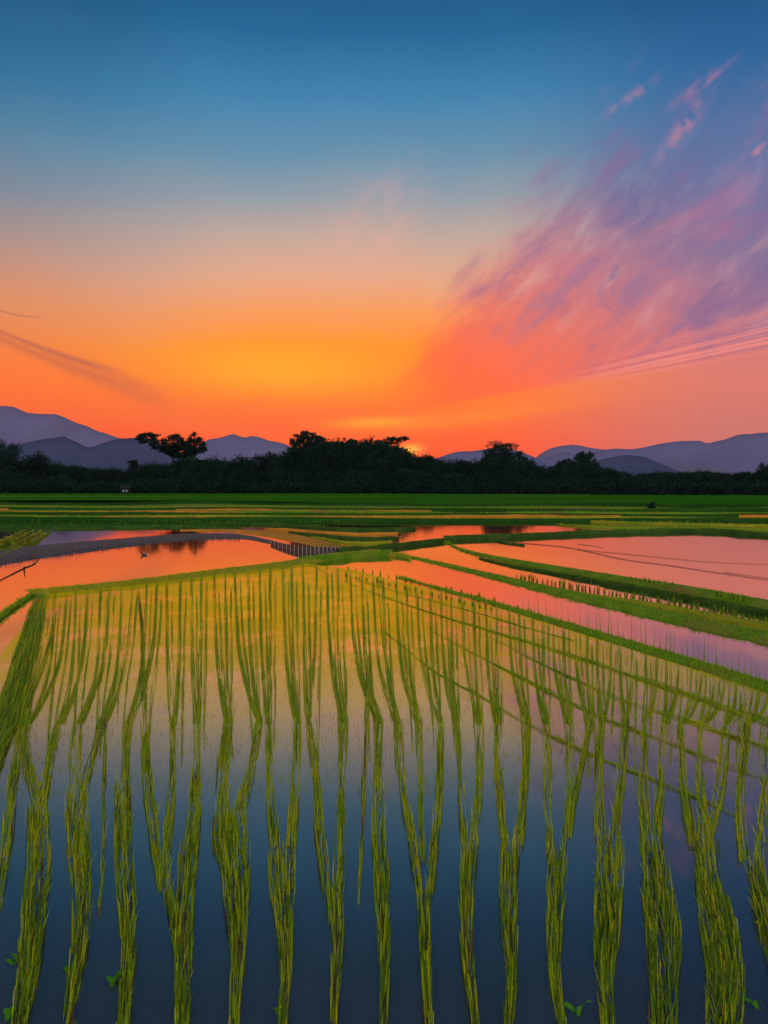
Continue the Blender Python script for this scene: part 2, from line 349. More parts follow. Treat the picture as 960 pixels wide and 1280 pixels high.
grass_tufts = []   # (x, y, z, h, spread, mat)
def bank(name, pts, h, m, tuft=0, tmat=0, th=.12, step=8.0, rough=.25):
    S = spl(pts, step); b = MB(); V = []; nS = len(S); th *= .6 if tuft and G(pts[0][0], pts[0][1])[1] < 40 else 1
    wmax = max(q[2] for q in pts)
    for i, (x, y, wd) in enumerate(S):
        wd = max(wd, .8); tap = min(1, .25 + 1.3 * wd / wmax); a = np.array(G(x, y + wd / 2, 0)); hh = tap * h * (1 + rough * mnoise.noise(Vector((x * .05, y * .3, 1))))
        wj = 1 + .14 * mnoise.noise(Vector((x * .13, 3, 0)))
        top = np.array(G(x, y - wd * wj / 2, hh))
        if top[1] < a[1] + .12: top[1] = a[1] + .12
        v = top - a; v[2] = 0
        prof = [(-.02, -.05), (.0, .0), (.12, .62), (.3, .95), (.6, 1.05), (1.0, .96), (1.15, .4), (1.28, -.06)]
        for (s0, hz) in prof:
            q = a + v * s0; nn = .06 * h * mnoise.noise(Vector((q[0] * 3, q[1] * 3, hz * 2)))
            V.append((q[0], q[1], hz * hh + nn if hz > 0 else hz))
        if tuft:
            d = a[1]
            for _ in range(np.random.poisson(tuft)):
                u = random.random() ** .8; q = a + v * u
                grass_tufts.append((q[0] + random.uniform(-.5, .5) * step * d / F, q[1], hh * (.2 if u < .1 else .85), th * random.uniform(.5, 1.3), tmat))
    k = len(prof)
    Fq = [(i * k + j, (i + 1) * k + j, (i + 1) * k + j + 1, i * k + j + 1) for i in range(nS - 1) for j in range(k - 1)]
    Fq += [tuple(range(k)), tuple((nS - 1) * k + j for j in range(k))[::-1]]
    b.quads(V, Fq, 0, True); o = b.build(name, m); tag(o, kind='structure'); return o
np.random.seed(3)

# far green fields, strip behind strip
def wavy(y0, w0, amp=1.0, sl=0.0, seed=0, x0=-120, x1=1080):
    return [(x, y0 + sl * (x - 480) / 480 + amp * mnoise.noise(Vector((x * .006, seed * 3.7, 0))), w0 * (1 + .35 * mnoise.noise(Vector((x * .009, seed * 5.1, 2))))) for x in range(x0, x1 + 1, 60)]
bank('rice_field', [(-200, 620.5, 9), (200, 620.5, 9), (480, 622.5, 11), (700, 624, 12), (1160, 626, 13)], .3, M['field'], 6, 4, .2, 10, .1)
strips = [(630, 3.2, 'field_d', .2), (633.6, 2.4, 'field_y', .10), (636.6, 3.2, 'field_d', .22), (640.0, 2.4, 'bank', .12), (643.4, 3.0, 'field_d', .2),
          (646.6, 2.2, 'bank_olive', .1), (650.0, 3.0, 'field_d', .2)]
for i, (y0, w0, mm, hh) in enumerate(strips):
    bank('field_strip', wavy(y0, w0, 2.6, 1.5, i), hh, M[mm], 3, 2 if mm == 'field_d' else 0, .10, 10, .1)
for i, (y0, xs, xe_) in enumerate(((638.4, -120, 560), (648.2, 120, 700), (645.0, 520, 1080), (641.8, -120, 330))):
    bank('earth_bank', [(a, b + mnoise.noise(Vector((a * .008, i, 5))) * 1.5, c * max(.15, min(1, (a - xs + 20) / 200, (xe_ + 20 - a) / 200))) for a, b, c in wavy(y0, 1.0, 2.0, 1.5, i + 11) if xs <= a <= xe_], .13, M['earth'], 0, 1, .1, 10)  # narrow water slits reflecting orange sky, built as coloured banks
# left part below: darker green margin above the pond
bank('field_strip', [(-120, 655, 5), (60, 655, 6), (180, 654.5, 6), (300, 655, 3), (420, 653, 1.5)], .14, M['field_d'], 3, 2, .18)
bank('field_strip', [(-120, 660.5, 5), (0, 661, 5), (90, 660, 4), (200, 659, 2.5), (300, 660, 1.5)], .1, M['bank_dark'], 3, 2, .16)
for k in range(4):   # slanting planted strips at the left edge
    bank('field_strip', [(-60 + k * 14 - 6, 708, 7), (-24 + k * 14, 689, 6), (2 + k * 13, 676, 4.0), (28 + k * 11, 664.5, 2)], .12, M['bank_olive' if k % 2 == 0 else 'bank'], 3, 1, .12, 5)
# middle: dark terraces narrowing to the right, brown ones painted as sky-reflecting water
bank('earth_bank', [(225, 662.5, 2), (300, 663.5, 4), (360, 671, 9), (400, 679, 9), (435, 686, 5), (470, 688, 2)], .08, M['earth'], 2, 1, .06)
bank('field_strip', [(300, 655, 1.5), (380, 658, 3), (430, 661, 4), (500, 661, 4), (520, 661, 2)], .12, M['bank_dark'], 2, 2, .12)
bank('field_strip', [(330, 661, 1), (400, 665, 3.2), (450, 667.5, 3.2), (498, 667, 2)], .10, M['earth'], 1, 1, .06)
bank('field_strip', [(360, 665.5, 1), (420, 671.5, 3), (460, 673, 3.5), (496, 673, 2)], .10, M['bank_dark'], 2, 2, .1)
bank('field_strip', [(390, 672, 1), (430, 678, 2), (465, 679, 2.2), (490, 678, 1.5)], .08, M['bank_olive'], 2, 1, .1)
# right: strips above the long pond
bank('field_strip', [(470, 649.5, 1), (560, 649, .9), (690, 650.5, 1.4), (820, 654, 3), (960, 657, 3), (1080, 659, 3)], .10, M['bank_olive'], 3, 1, .12)
bank('field_strip', [(700, 656, 1), (750, 658, 3.5), (840, 659, 4.5), (960, 661, 3), (1080, 664, 3)], .10, M['field_y'], 3, 1, .12)
bank('earth_bank', [(556, 673, 5), (640, 670, 5), (750, 665.5, 4.5), (850, 663.5, 4), (905, 664, 4.5), (960, 668, 5), (1080, 674, 6)], .16, M['bank_dark'], 6, 2, .1, 6)
bank('earth_bank', [(424, 689, 3.2), (470, 686, 4.5), (500, 682, 4.5), (530, 678.5, 4), (556, 675.5, 4)], .14, M['bank_dark'], 5, 2, .08, 5)
# mountain reflection in the left pond, built in as a grey bank
bank('earth_bank', [(-90, 712, 20), (-20, 701, 20), (30, 692, 17), (80, 686, 15), (130, 680.5, 12), (180, 675.5, 10), (230, 671, 8), (275, 670, 7), (310, 671.5, 5), (350, 680, 4.5), (380, 686.5, 4.5), (420, 690, 3)], .1, M['reflect_bank'], 0, 2, .1)
# olive bank that closes the planted paddy
bank('earth_bank', [(36, 741, 7), (60, 739, 8), (160, 729, 7.5), (270, 715.5, 8), (350, 706, 8), (400, 697.5, 9), (440, 693.5, 9), (478, 691, 7), (512, 698, 3)], .09, M['bank_olive'], 14, 1, .09, 5)
bank('earth_bank', [(372, 702, 3), (410, 697.5, 6.5), (445, 694.5, 6.5), (490, 692, 5)], .15, M['bank'], 6, 0, .07, 5)
# long banks sweeping out to the right
bank('earth_bank', [(557, 677, 2), (575, 686, 3), (620, 697, 4.5), (700, 711, 7), (780, 725, 10), (860, 738, 12), (960, 757, 15), (1060, 779, 18)], .09, M['bank'], 10, 0, .08, 6)
bank('earth_bank', [(600, 698, 1.2), (640, 707, 2.2), (700, 717.5, 3.6), (780, 732, 5.5), (860, 746.5, 7), (960, 766.5, 8.5), (1060, 789, 10)], .09, M['bank_dark'], 8, 2, .06, 6)
bank('earth_bank', [(690, 736, 1.5), (760, 747, 4), (830, 758, 6.5), (900, 771, 8), (960, 783, 9), (1060, 804, 11)], .05, M['bank_olive'], 10, 1, .06, 6)
bank('earth_bank', [(495, 692, 2), (540, 702, 3.5), (600, 716, 6), (660, 730.5, 8), (720, 744.5, 10), (800, 762, 12), (880, 780, 14), (960, 797, 16), (1060, 821, 20)], .07, M['bank'], 16, 0, .08, 6)
bank('earth_bank', [(500, 722, .8), (540, 733, 2), (600, 749, 4), (650, 764, 6), (720, 785, 9), (800, 809, 11), (880, 834, 14), (960, 860, 17), (1060, 895, 22)], .04, M['bank'], 18, 0, .08, 6)
# left corner
bank('earth_bank', [(-90, 830, 14), (-20, 785, 11), (20, 756, 8), (48, 739, 5)], .06, M['bank'], 14, 0, .08, 5)

# ------------------------------------------------------------------ blades
class Blades:
    def __init__(s): s.b = []; s.r = []; s.rm = []
    def add(s, x, y, z, h, dx, dy, w, m, face=None): s.b.append((x, y, z, h, dx, dy, w, m, random.uniform(-.6, .6) if face is None else face))
    def ribbon(s, pts, wd, m, tilt):
        for i in range(len(pts) - 1):
            (x0, y0, z0, nx0, ny0), (x1, y1, z1, nx1, ny1) = pts[i], pts[i + 1]
            t0, t1 = i / (len(pts) - 1), (i + 1) / (len(pts) - 1)
            w0, w1 = wd * (math.sin(math.pi * (.12 + .84 * t0))) * .5, wd * (math.sin(math.pi * (.12 + .84 * t1))) * .5
            s.r.append(((x0 - nx0 * w0, y0 - ny0 * w0, z0 - tilt * w0), (x0 + nx0 * w0, y0 + ny0 * w0, z0 + tilt * w0), (x1 + nx1 * w1, y1 + ny1 * w1, z1 + tilt * w1), (x1 - nx1 * w1, y1 - ny1 * w1, z1 - tilt * w1))); s.rm.append(m)
    def mesh(s, name, mats, seg=3):
        A = np.array(s.b, float); nb = len(A); 
        x, y, z, h, dx, dy, wd, m, fa = A.T
        rows = []
        for k in range(seg + 1):
            t = k / seg; ww = wd * (1 - t) ** .7 * .5 + .0002; bend = t ** 1.7
            cx, cy, cz = x + dx * bend, y + dy * bend, z + h * (t - .18 * t * t * (np.hypot(dx, dy) > .6 * h))
            rows.append((np.stack([cx - ww * np.cos(fa), cy - ww * np.sin(fa), cz], 1), np.stack([cx + ww * np.cos(fa), cy + ww * np.sin(fa), cz], 1)))
        Q = np.zeros((nb, seg, 4, 3))
        for k in range(seg):
            Q[:, k, 0], Q[:, k, 1], Q[:, k, 2], Q[:, k, 3] = rows[k][0], rows[k][1], rows[k + 1][1], rows[k + 1][0]
        V = Q.reshape(-1, 3); mi = np.repeat(m.astype(int), seg)
        if s.r: V = np.concatenate([V, np.array(s.r).reshape(-1, 3)]); mi = np.concatenate([mi, np.array(s.rm, dtype=int)])
        return np_mesh(name, V, len(V) // 4, mats, mi)
BM = [M['g1'], M['g2'], M['g3'], M['g4'], M['g5']]

def row_blades(B, pts, dens=1.0, hmul=1.0, pal=(.45, .38, .12, .05), stem=False):
    "blades along a planting row; pts = (x, y, width) in the photo"
    S = spl(pts, 6.0); ns = len(S); gs = [np.array(G(q[0], q[1])) for q in S]
    for i in range(ns):   # long leaves that trail along the row
        x0, y0, w0 = S[i]; d = gs[i][1]; mpp = math.hypot(d, 2) / F
        for _ in range(np.random.poisson(dens * (.36 + .27 * w0))):
            ln = random.randint(5, 12); lat0 = random.uniform(-1, 1)
            if w0 > 7 and dens < 1.6 and mnoise.noise(Vector((lat0 * w0 * .17, i * .10, pts[0][0] * .37))) < -.06 and random.random() < .85: continue
            lat1 = max(-1, min(1, lat0 + random.gauss(0, .22))); pts_ = []
            nr = min(1, max(0, (y0 - 1020) / 200)); c = random.choices((0, 1, 2, 3), (pal[0], pal[1] * (1 - .5 * nr), pal[2] + .45 * nr, pal[3] * .4))[0]; zz = random.uniform(.012, .07) * hmul * min(1.0, .35 + w0 / 14)  # darker blades picked towards the bottom: light falloff put into their colour
            for j in range(ln + 1):
                q = min(max(i + j - ln // 2, 0), ns - 1)
                if pts_ and (i + j - ln // 2 >= ns or i + j - ln // 2 <= 0): continue
                a = gs[max(q - 1, 0)]; b = gs[min(q + 1, ns - 1)]; t_ = b - a; t_ /= max(1e-6, np.linalg.norm(t_)); nx, ny = t_[1], -t_[0]
                t = j / ln; off = (lat0 * (1 - t) + lat1 * t) * S[q][2] * .52 * math.hypot(gs[q][1], 2) / F
                pts_.append((gs[q][0] + nx * off, gs[q][1] + ny * off, .004 + zz * math.sin(math.pi * min(1, t * 1.1)) * random.uniform(.9, 1.1), nx, ny))
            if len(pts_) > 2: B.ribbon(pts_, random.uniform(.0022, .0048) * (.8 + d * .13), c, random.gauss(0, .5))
    for i in range(len(S) - 1):
        (x0, y0, w0), (x1, y1, w1) = S[i], S[i + 1]
        g0, g1 = np.array(G(x0, y0)), np.array(G(x1, y1)); d = g0[1]; mpp = math.hypot(d, 2) / F
        L = math.hypot(x1 - x0, y1 - y0)
        nb = np.random.poisson(max(.6, dens * L * (.04 + .018 * w0)))
        H = (.055 + .014 * min(d, 4.0)) * hmul if d > 5 else (.06 + .028 * (d - 2.6)) * hmul
        H = min(max(H, .05), .15) * 1.0
        for _ in range(nb):
            t = random.random(); q = g0 * (1 - t) + g1 * t; wm = (w0 * (1 - t) + w1 * t) * mpp
            lat = random.uniform(-1, 1)
            h = H * random.uniform(.55, 1.25)
            nr = min(1, max(0, (y0 - 1020) / 200)); c = random.choices((0, 1, 2, 3), (pal[0], pal[1] * (1 - .5 * nr), pal[2] + .45 * nr, pal[3] * .4))[0]  # same painted falloff: more dark, fewer yellow blades low down
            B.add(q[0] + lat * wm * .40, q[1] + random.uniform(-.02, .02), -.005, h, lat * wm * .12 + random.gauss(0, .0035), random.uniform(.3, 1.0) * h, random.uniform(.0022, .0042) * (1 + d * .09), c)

strands = [  # trunk of each row, then its branches up to y = 900
 ([(22, 1300, 14), (34, 1230, 20), (42, 1150, 26), (47, 1080, 27), (46, 1010, 22)], [[(46, 1010, 13), (34, 950, 10), (36, 900, 8)], [(50, 1010, 14), (62, 950, 11), (76, 900, 8)]]),
 ([(84, 1300, 12), (93, 1230, 14), (101, 1180, 18), (102, 1110, 22), (97, 1050, 25), (96, 990, 23)], [[(93, 990, 13), (94, 940, 12), (99, 900, 9)], [(104, 990, 10), (115, 945, 8), (128, 900, 6)]]),
 ([(153, 1300, 12), (158, 1230, 13), (162, 1180, 17), (157, 1110, 20), (154, 1040, 20), (153, 980, 17)], [[(152, 980, 15), (156, 940, 11), (161, 900, 9)]]),
 ([(228, 1300, 14), (229, 1220, 17), (231, 1150, 19), (235, 1080, 20), (243, 1010, 16)], [[(243, 1010, 15), (247, 950, 11), (246, 900, 9)], [(222, 1200, 6), (211, 1130, 9), (208, 1070, 10), (214, 1000, 10), (216, 900, 8)]]),
 ([(291, 1300, 10), (297, 1220, 14), (297, 1160, 22), (293, 1100, 34), (288, 1050, 40), (288, 1010, 34)], [[(278, 1010, 17), (280, 950, 13), (286, 900, 10)], [(300, 1010, 14), (314, 960, 10), (325, 900, 8)]]),
 ([(353, 1300, 9), (357, 1220, 13), (355, 1160, 20), (353, 1110, 28), (352, 1060, 30)], [[(344, 1060, 12), (338, 1000, 10), (335, 900, 8)], [(364, 1060, 12), (369, 1000, 11), (372, 900, 9)]]),
 ([(417, 1300, 8), (420, 1230, 11), (421, 1160, 17), (418, 1110, 22)], [[(409, 1120, 10), (400, 1050, 11), (394, 970, 9), (386, 900, 8)], [(424, 1110, 14), (426, 1040, 12), (427, 970, 10), (431, 900, 8)]]),
 ([(478, 1300, 8), (480, 1230, 11), (479, 1150, 16), (475, 1060, 18), (473, 990, 15)], [[(472, 990, 12), (473, 940, 9), (475, 900, 8)]]),
 ([(537, 1300, 8), (533, 1230, 11), (532, 1170, 15), (530, 1120, 17)], [[(524, 1120, 9), (514, 1050, 9), (504, 990, 8), (499, 900, 7)], [(536, 1120, 10), (544, 1050, 10), (549, 980, 9), (551, 900, 8)], [(528, 1080, 6), (526, 1000, 7), (524, 900, 7)]]),
 ([(596, 1300, 8), (588, 1240, 10), (583, 1180, 14), (583, 1110, 17), (587, 1060, 20)], [[(582, 1060, 10), (577, 990, 10), (571, 900, 8)], [(592, 1060, 10), (599, 990, 9), (601, 900, 8)]]),
 ([(634, 1300, 9), (639, 1230, 12), (637, 1170, 17), (636, 1110, 21), (638, 1060, 22)], [[(629, 1060, 10), (624, 990, 10), (622, 900, 8)], [(648, 1060, 11), (656, 990, 10), (660, 900, 8)]]),
 ([(705, 1300, 10), (694, 1230, 13), (693, 1170, 18), (695, 1120, 23), (699, 1070, 24)], [[(688, 1070, 10), (685, 990, 10), (683, 900, 8)], [(707, 1070, 10), (712, 990, 9), (713, 900, 8)], [(712, 1050, 4), (722, 980, 6), (740, 900, 7)]]),
 ([(762, 1300, 14), (756, 1230, 18), (758, 1170, 27), (761, 1110, 31), (762, 1050, 30)], [[(750, 1050, 12), (747, 980, 11), (752, 900, 9)], [(770, 1050, 13), (776, 980, 10), (782, 900, 9)]]),
 ([(828, 1300, 26), (828, 1230, 32), (829, 1170, 37), (821, 1110, 34), (814, 1050, 26)], [[(808, 1050, 13), (804, 980, 11), (806, 900, 9)], [(820, 1050, 11), (827, 980, 10), (830, 900, 9)]]),
 ([(903, 1300, 32), (906, 1230, 38), (899, 1170, 38), (888, 1110, 30), (881, 1050, 26)], [[(866, 1060, 11), (856, 990, 10), (853, 900, 9)], [(880, 1050, 12), (876, 980, 10), (879, 900, 9)], [(888, 1050, 11), (901, 980, 10), (909, 900, 9)]]),
 ([(990, 1300, 16), (970, 1210, 18), (952, 1140, 22), (941, 1080, 20)], [[(930, 1080, 11), (925, 1000, 10), (935, 900, 9)], [(948, 1080, 12), (957, 1000, 10), (961, 900, 9)]]),
]
ends900 = sorted(br[-1][0] for _, brs in strands for br in brs)
def top_y(x):
    return float(np.interp(x, [0, 60, 160, 270, 380, 440, 540, 650, 800, 960, 1100], [752, 741, 731, 718, 705, 713, 738, 767, 814, 866, 910]))
words = ['wilting rice row', 'rice row']
ordn = ['leftmost', 'second from the left', 'third from the left', 'fourth from the left', 'fifth from the left', 'sixth from the left', 'seventh from the left', 'eighth from the left',
        'eighth from the right', 'seventh from the right', 'sixth from the right', 'fifth from the right', 'fourth from the right', 'third from the right', 'second from the right', 'rightmost']
look = ['broad green', 'dark-edged', 'slim straight', 'side-branched', 'very broad, fine-stalked', 'broad forked', 'forked dark-stemmed', 'slim unforked',
        'three-forked slim', 'thin dark-footed', 'narrow forked', 'leaning forked', 'broad olive', 'wide split-footed', 'widest, bulging', 'slanting']
far_paths = []
for i, (tr, brs) in enumerate(strands):
    B = Blades(); T = B
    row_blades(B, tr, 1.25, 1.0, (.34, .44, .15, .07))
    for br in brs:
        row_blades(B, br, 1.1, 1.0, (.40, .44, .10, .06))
        xe = br[-1][0]
        for s in (-1, 1):
            xt = 68 + (2 * ends900.index(xe) + (s > 0)) / (2 * len(ends900) - 1) * (990 - 68) + random.uniform(-2, 2)
            yt = top_y(xt) + random.uniform(-3, 1)
            wob = random.uniform(-3, 3)
            if yt < 893:
                ym = random.uniform(835, 880)
                xm = lambda f_: xe + (xt - xe) * f_
                row_blades(B, [(xe + s * 1.5, 908, 5.5), (xm(.55) + wob * .3, yt + .74 * (908 - yt), 4.8), (xm(.86), yt + .45 * (908 - yt), 3.8), (xt, yt, 2.6)], 1.1, .6, (.55, .45, .0, 0))
                x2 = xt + 6.4; y2 = random.uniform(905, 985)
                row_blades(B, [(x2 - (xt - xe) * .5, y2, 1), (x2 - (xt - xe) * .38, yt + .7 * (y2 - yt), 3.4), (x2 - (xt - xe) * .15, yt + .4 * (y2 - yt), 2.8), (x2, yt + random.uniform(.02, .12) * (y2 - yt), 1.8)], .8, .5, (.4, .6, 0, 0))
    # dark stem feet of the row nearest the camera
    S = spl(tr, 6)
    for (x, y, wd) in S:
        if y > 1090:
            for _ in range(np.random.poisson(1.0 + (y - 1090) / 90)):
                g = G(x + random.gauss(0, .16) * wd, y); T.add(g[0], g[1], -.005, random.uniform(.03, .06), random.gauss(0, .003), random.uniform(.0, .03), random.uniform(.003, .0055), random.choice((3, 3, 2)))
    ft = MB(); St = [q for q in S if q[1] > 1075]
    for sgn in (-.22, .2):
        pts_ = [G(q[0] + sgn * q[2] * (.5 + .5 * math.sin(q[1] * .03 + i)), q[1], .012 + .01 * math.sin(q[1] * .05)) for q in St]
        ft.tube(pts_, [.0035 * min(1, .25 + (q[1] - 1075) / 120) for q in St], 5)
    root = empty('rice_row', G(tr[0][0], tr[0][1])); inv = Vector(root.location)
    for Bx, nm, mats in ((B, 'leaf_blades', BM),):
        me = Bx.mesh(nm, mats); o = bpy.data.objects.new(nm, me); C.objects.link(o)
        me.transform(__import__('mathutils').Matrix.Translation(-inv)); o.parent = root
    so_ = ft.build('stem', M['g4'], root); so_.data.transform(__import__('mathutils').Matrix.Translation(-inv))
    tag(root, f'{look[i]} rice row in still water, {ordn[i]} along the bottom', 'rice row', 'rice rows running away from the camera')

def single_row(pts, label, group=None, **kw):
    B = Blades(); row_blades(B, pts, **kw); me = B.mesh('rice_row', BM); o = bpy.data.objects.new('rice_row', me); C.objects.link(o)
    tag(o, label, 'rice row', group); return o
single_row([(123, 1150, 1.5), (128, 1090, 3), (130, 1000, 4), (131, 900, 5)], 'wispy reddish thread of rice hanging between the second and third bottom rows', pal=(.2, .3, .1, .4))
single_row([(200, 1118, 4), (194, 1060, 10), (187, 1000, 13), (182, 940, 10), (179, 880, 8), (178, 800, 4), (172, 735, 2.5)], 'short olive rice row tapering to a point above the dark water')
single_row([(448, 1135, 1.5), (451, 1080, 3.5), (454, 1000, 5), (458, 900, 6), (462, 820, 4)], 'thin brownish rice row ending in a point near picture centre', pal=(.2, .4, .1, .3))
single_row([(-8, 1170, 5), (3, 1100, 9), (10, 1040, 11), (18, 970, 11), (30, 900, 10), (46, 830, 10), (58, 770, 10)], 'curved green rice row cut off by the left edge of the view')
single_row([(-30, 1020, 16), (-8, 950, 22), (14, 880, 26), (34, 810, 24), (48, 760, 18), (54, 744, 14)], 'thick dark green rice row massed along the left corner of the paddy', dens=1.8, pal=(.6, .15, .25, 0))
single_row([(-20, 980, 5), (10, 930, 5), (34, 880, 5), (58, 820, 5), (70, 765, 4)], 'pale yellow straggling rice row beside the thick left corner row', pal=(.2, .7, .05, .05))
# rows crossing the others at a slant
cross = [([(386, 706, 1.2), (430, 727, 1.6), (480, 747, 2.4), (530, 764, 3.5), (580, 780, 5), (640, 798, 8), (700, 816, 11), (760, 836, 13), (830, 860, 16), (900, 884, 20), (980, 912, 24)], 'thick slanting rice row below the pale dashed water at right', 1.5),
         ([(430, 720, 1.2), (480, 736, 1.8), (540, 752, 2.2), (600, 768, 3.5), (660, 786, 5), (720, 803, 5)], 'thin slanting rice row just under the right bank', 1.0),
         ([(600, 792, 2), (660, 822, 5), (730, 856, 8), (800, 884, 9), (880, 910, 10), (980, 943, 11)], 'slanting cross row second below the right bank', 1.1),
         ([(540, 790, 2), (600, 822, 4), (670, 858, 6), (740, 893, 7), (820, 925, 8), (900, 955, 8), (980, 985, 8)], 'slanting cross row third below the right bank', 1.0),
         ([(480, 790, 1.5), (540, 838, 3), (600, 872, 4), (670, 912, 5), (740, 946, 6), (820, 978, 6), (890, 1008, 5), (930, 1030, 4)], 'thin slanting cross row fourth below the right bank', .9)]
for pts, lb, dn in cross: single_row(pts, lb, 'rice rows crossing at a slant', dens=dn * .8, hmul=.5, pal=(.5, .5, 0, 0))

# scum of tiny floating stalks between the rows (uncountable)
B = Blades()
for _ in range(7000):
    x, y = random.uniform(-10, 970), 735 + 260 * random.random() ** 1.3
    if y < top_y(x) + 4: continue
    g = G(x, y, .012); L = random.uniform(.05, .22); a = math.atan2(g[1], g[0]) + random.gauss(0, .06)
    B.b.append((g[0], g[1], .012, .012, L * math.cos(a), L * math.sin(a), random.uniform(.001, .0022), random.choices((1, 3, 0), (.8, .1, .1))[0], a + math.pi / 2))
o = bpy.data.objects.new('floating_straw', B.mesh('floating_straw', BM, 2)); C.objects.link(o); tag(o, 'fine yellow straw and stalks floating between the rice rows', 'straw', kind='stuff')

# grass on the banks
B = Blades()
for (x, y, z, h, m) in grass_tufts:
    d = max(y, 5); k = 3 if d < 60 else 2
    for _ in range(k):
        B.add(x + random.gauss(0, .03), y + random.gauss(0, .05), z - .01, h * random.uniform(.6, 1.2), random.gauss(0, .35) * h, random.gauss(0, .3) * h, (.003 + .00035 * d) * random.uniform(.8, 1.6), m if random.random() < .75 or m == 4 else random.choice((0, 2, 0)))
o = bpy.data.objects.new('bank_grass', B.mesh('bank_grass', BM, 2)); C.objects.link(o); tag(o, 'short grass growing over the earth banks and field edges', 'grass', kind='stuff')

# seedlings pricked out in lines, and tall reeds
def tuft_mesh(name, h, nb, spread, wd, mats, lean=.3):
    B = Blades()
    for _ in range(nb):
        a = random.uniform(0, 6.28); s = spread * random.uniform(.2, 1)
        B.add(math.cos(a) * s * .4, math.sin(a) * s * .4, -.01, h * random.uniform(.7, 1.1), math.cos(a) * s * lean * 2, math.sin(a) * s * lean * 2, wd * random.uniform(.7, 1.2), random.randint(0, len(mats) - 1), random.uniform(-1, 1))
    return B.mesh(name, mats, 3)
seed_m = [tuft_mesh('rice_seedling', .16, 14, .05, .016, [M['g3'], M['g3'], M['g1']]) for _ in range(4)]
def seedlings(path, nn, label, group, scale=1.0, meshes=seed_m, name='rice_seedling', cat='seedling', z=0.0, jit=.03):
    S = np.array(spl([(a, b, 1) for a, b in path], 3)); L = np.concatenate([[0], np.cumsum(np.hypot(np.diff(S[:, 0]), np.diff(S[:, 1])))])
    for k in range(nn):
        s = L[-1] * (k + .5 + random.uniform(-.3, .3)) / nn; x, y = np.interp(s, L, S[:, 0]), np.interp(s, L, S[:, 1]); g = G(x, y, z)
        o = bpy.data.objects.new(name, random.choice(meshes)); C.objects.link(o); sc = scale * random.uniform(.7, 1.25) * (1 if np.isscalar(scale) else 1)
        o.location = (g[0], g[1] + random.uniform(-jit, jit), z); o.rotation_euler = (random.uniform(-.05, .05), random.uniform(-.06, .06), random.uniform(0, 6.28) if name == 'rice_seedling' else random.uniform(-.5, .5)); o.scale = (sc, sc, sc * random.uniform(.9, 1.15))
        tag(o, label, cat, group)
seedlings([(642, 723), (700, 733), (745, 741), (800, 752), (860, 763), (960, 783)], 58, 'dark seedling in the line planted between the two right banks', 'seedlings lined up between the right banks')
seedlings([(785, 724), (845, 735)], 10, 'dark seedling on the edge of the large pink pond, left bunch', 'seedlings at the left pond edge bunch', .75, z=.10)
seedlings([(893, 745), (942, 754)], 9, 'dark seedling on the edge of the large pink pond, right bunch', 'seedlings at the right pond edge bunch', .75, z=.10)
seedlings([(430, 711), (480, 720), (540, 734), (600, 748), (690, 778)], 26, 'dark seedling in the front line at the top of the paddy', 'seedlings in the upper dashed line', .6)
seedlings([(430, 722), (470, 729), (520, 741), (570, 753), (620, 766)], 22, 'dark seedling in the second line at the top of the paddy', 'seedlings in the lower dashed line', .8)
# reeds standing in the pink water
reed_m = []
for k in range(4):
    B = Blades(); 
    B.add(0, 0, -.01, .55, random.uniform(-.02, .02), random.uniform(-.02, .05), .009, 0, 0); B.add(.004, 0, .05, .3, random.uniform(-.03, .03), .02, .007, 1, .4); B.add(-.004, 0, .0, .22, random.uniform(-.04, .04), .0, .007, 0, -.4)
    reed_m.append(B.mesh('reed', [M['g3'], M['g1']], 4))
seedlings([(650, 762), (720, 785), (800, 810), (880, 834), (975, 866)], 46, 'tall thin reed standing in the pink strip of water at right', 'reeds in the pink strip of water', .66, reed_m, 'reed', 'reed')
seedlings([(690, 800), (760, 826), (830, 848), (970, 900)], 26, 'tall thin reed in the pale water below the lowest bank', 'reeds below the lowest bank', .6, reed_m, 'reed', 'reed')

# low picket of stakes at the pond's right tip
fence = empty('stake_fence', G(385, 690)); fl = Vector(fence.location)
S = spl([(336, 680, 1), (355, 685.5, 1), (375, 690, 1), (400, 691, 1), (432, 689.5, 1)], 2)
S = np.array(S); L = np.concatenate([[0], np.cumsum(np.hypot(np.diff(S[:, 0]), np.diff(S[:, 1])))])
rail = MB(); rp = []
for k in range(19):
    s = L[-1] * (k + .5) / 19; x, y = np.interp(s, L, S[:, 0]), np.interp(s, L, S[:, 1]); g = Vector(G(x, y)) - fl
    hgt = .19 * (.55 + .45 * math.sin(math.pi * (k + .8) / 19.5)); b = MB(); b.box((g.x, g.y, hgt / 2), (.014, .02, hgt)); b.quads([(g.x - .007, g.y - .01, hgt), (g.x + .007, g.y - .01, hgt), (g.x + .007, g.y + .01, hgt), (g.x - .007, g.y + .01, hgt), (g.x, g.y, hgt + .03)], [(0, 1, 4), (1, 2, 4), (2, 3, 4), (3, 0, 4)])
    b.build('stake', M['straw'], fence); rp.append((g.x, g.y + .03, hgt))
V = []
for (x, y, h) in rp: V += [(x, y, -.02), (x, y, h * .95), (x, y + .015, h * .95), (x, y + .015, -.02)]
rail.quads(V, [(i * 4 + j, (i + 1) * 4 + j, (i + 1) * 4 + (j + 1) % 4, i * 4 + (j + 1) % 4) for i in range(len(rp) - 1) for j in range(4)])
rail.build('netting', M['hose'], fence); tag(fence, 'low dark fence with pale stakes at the right tip of the left pond', 'fence')

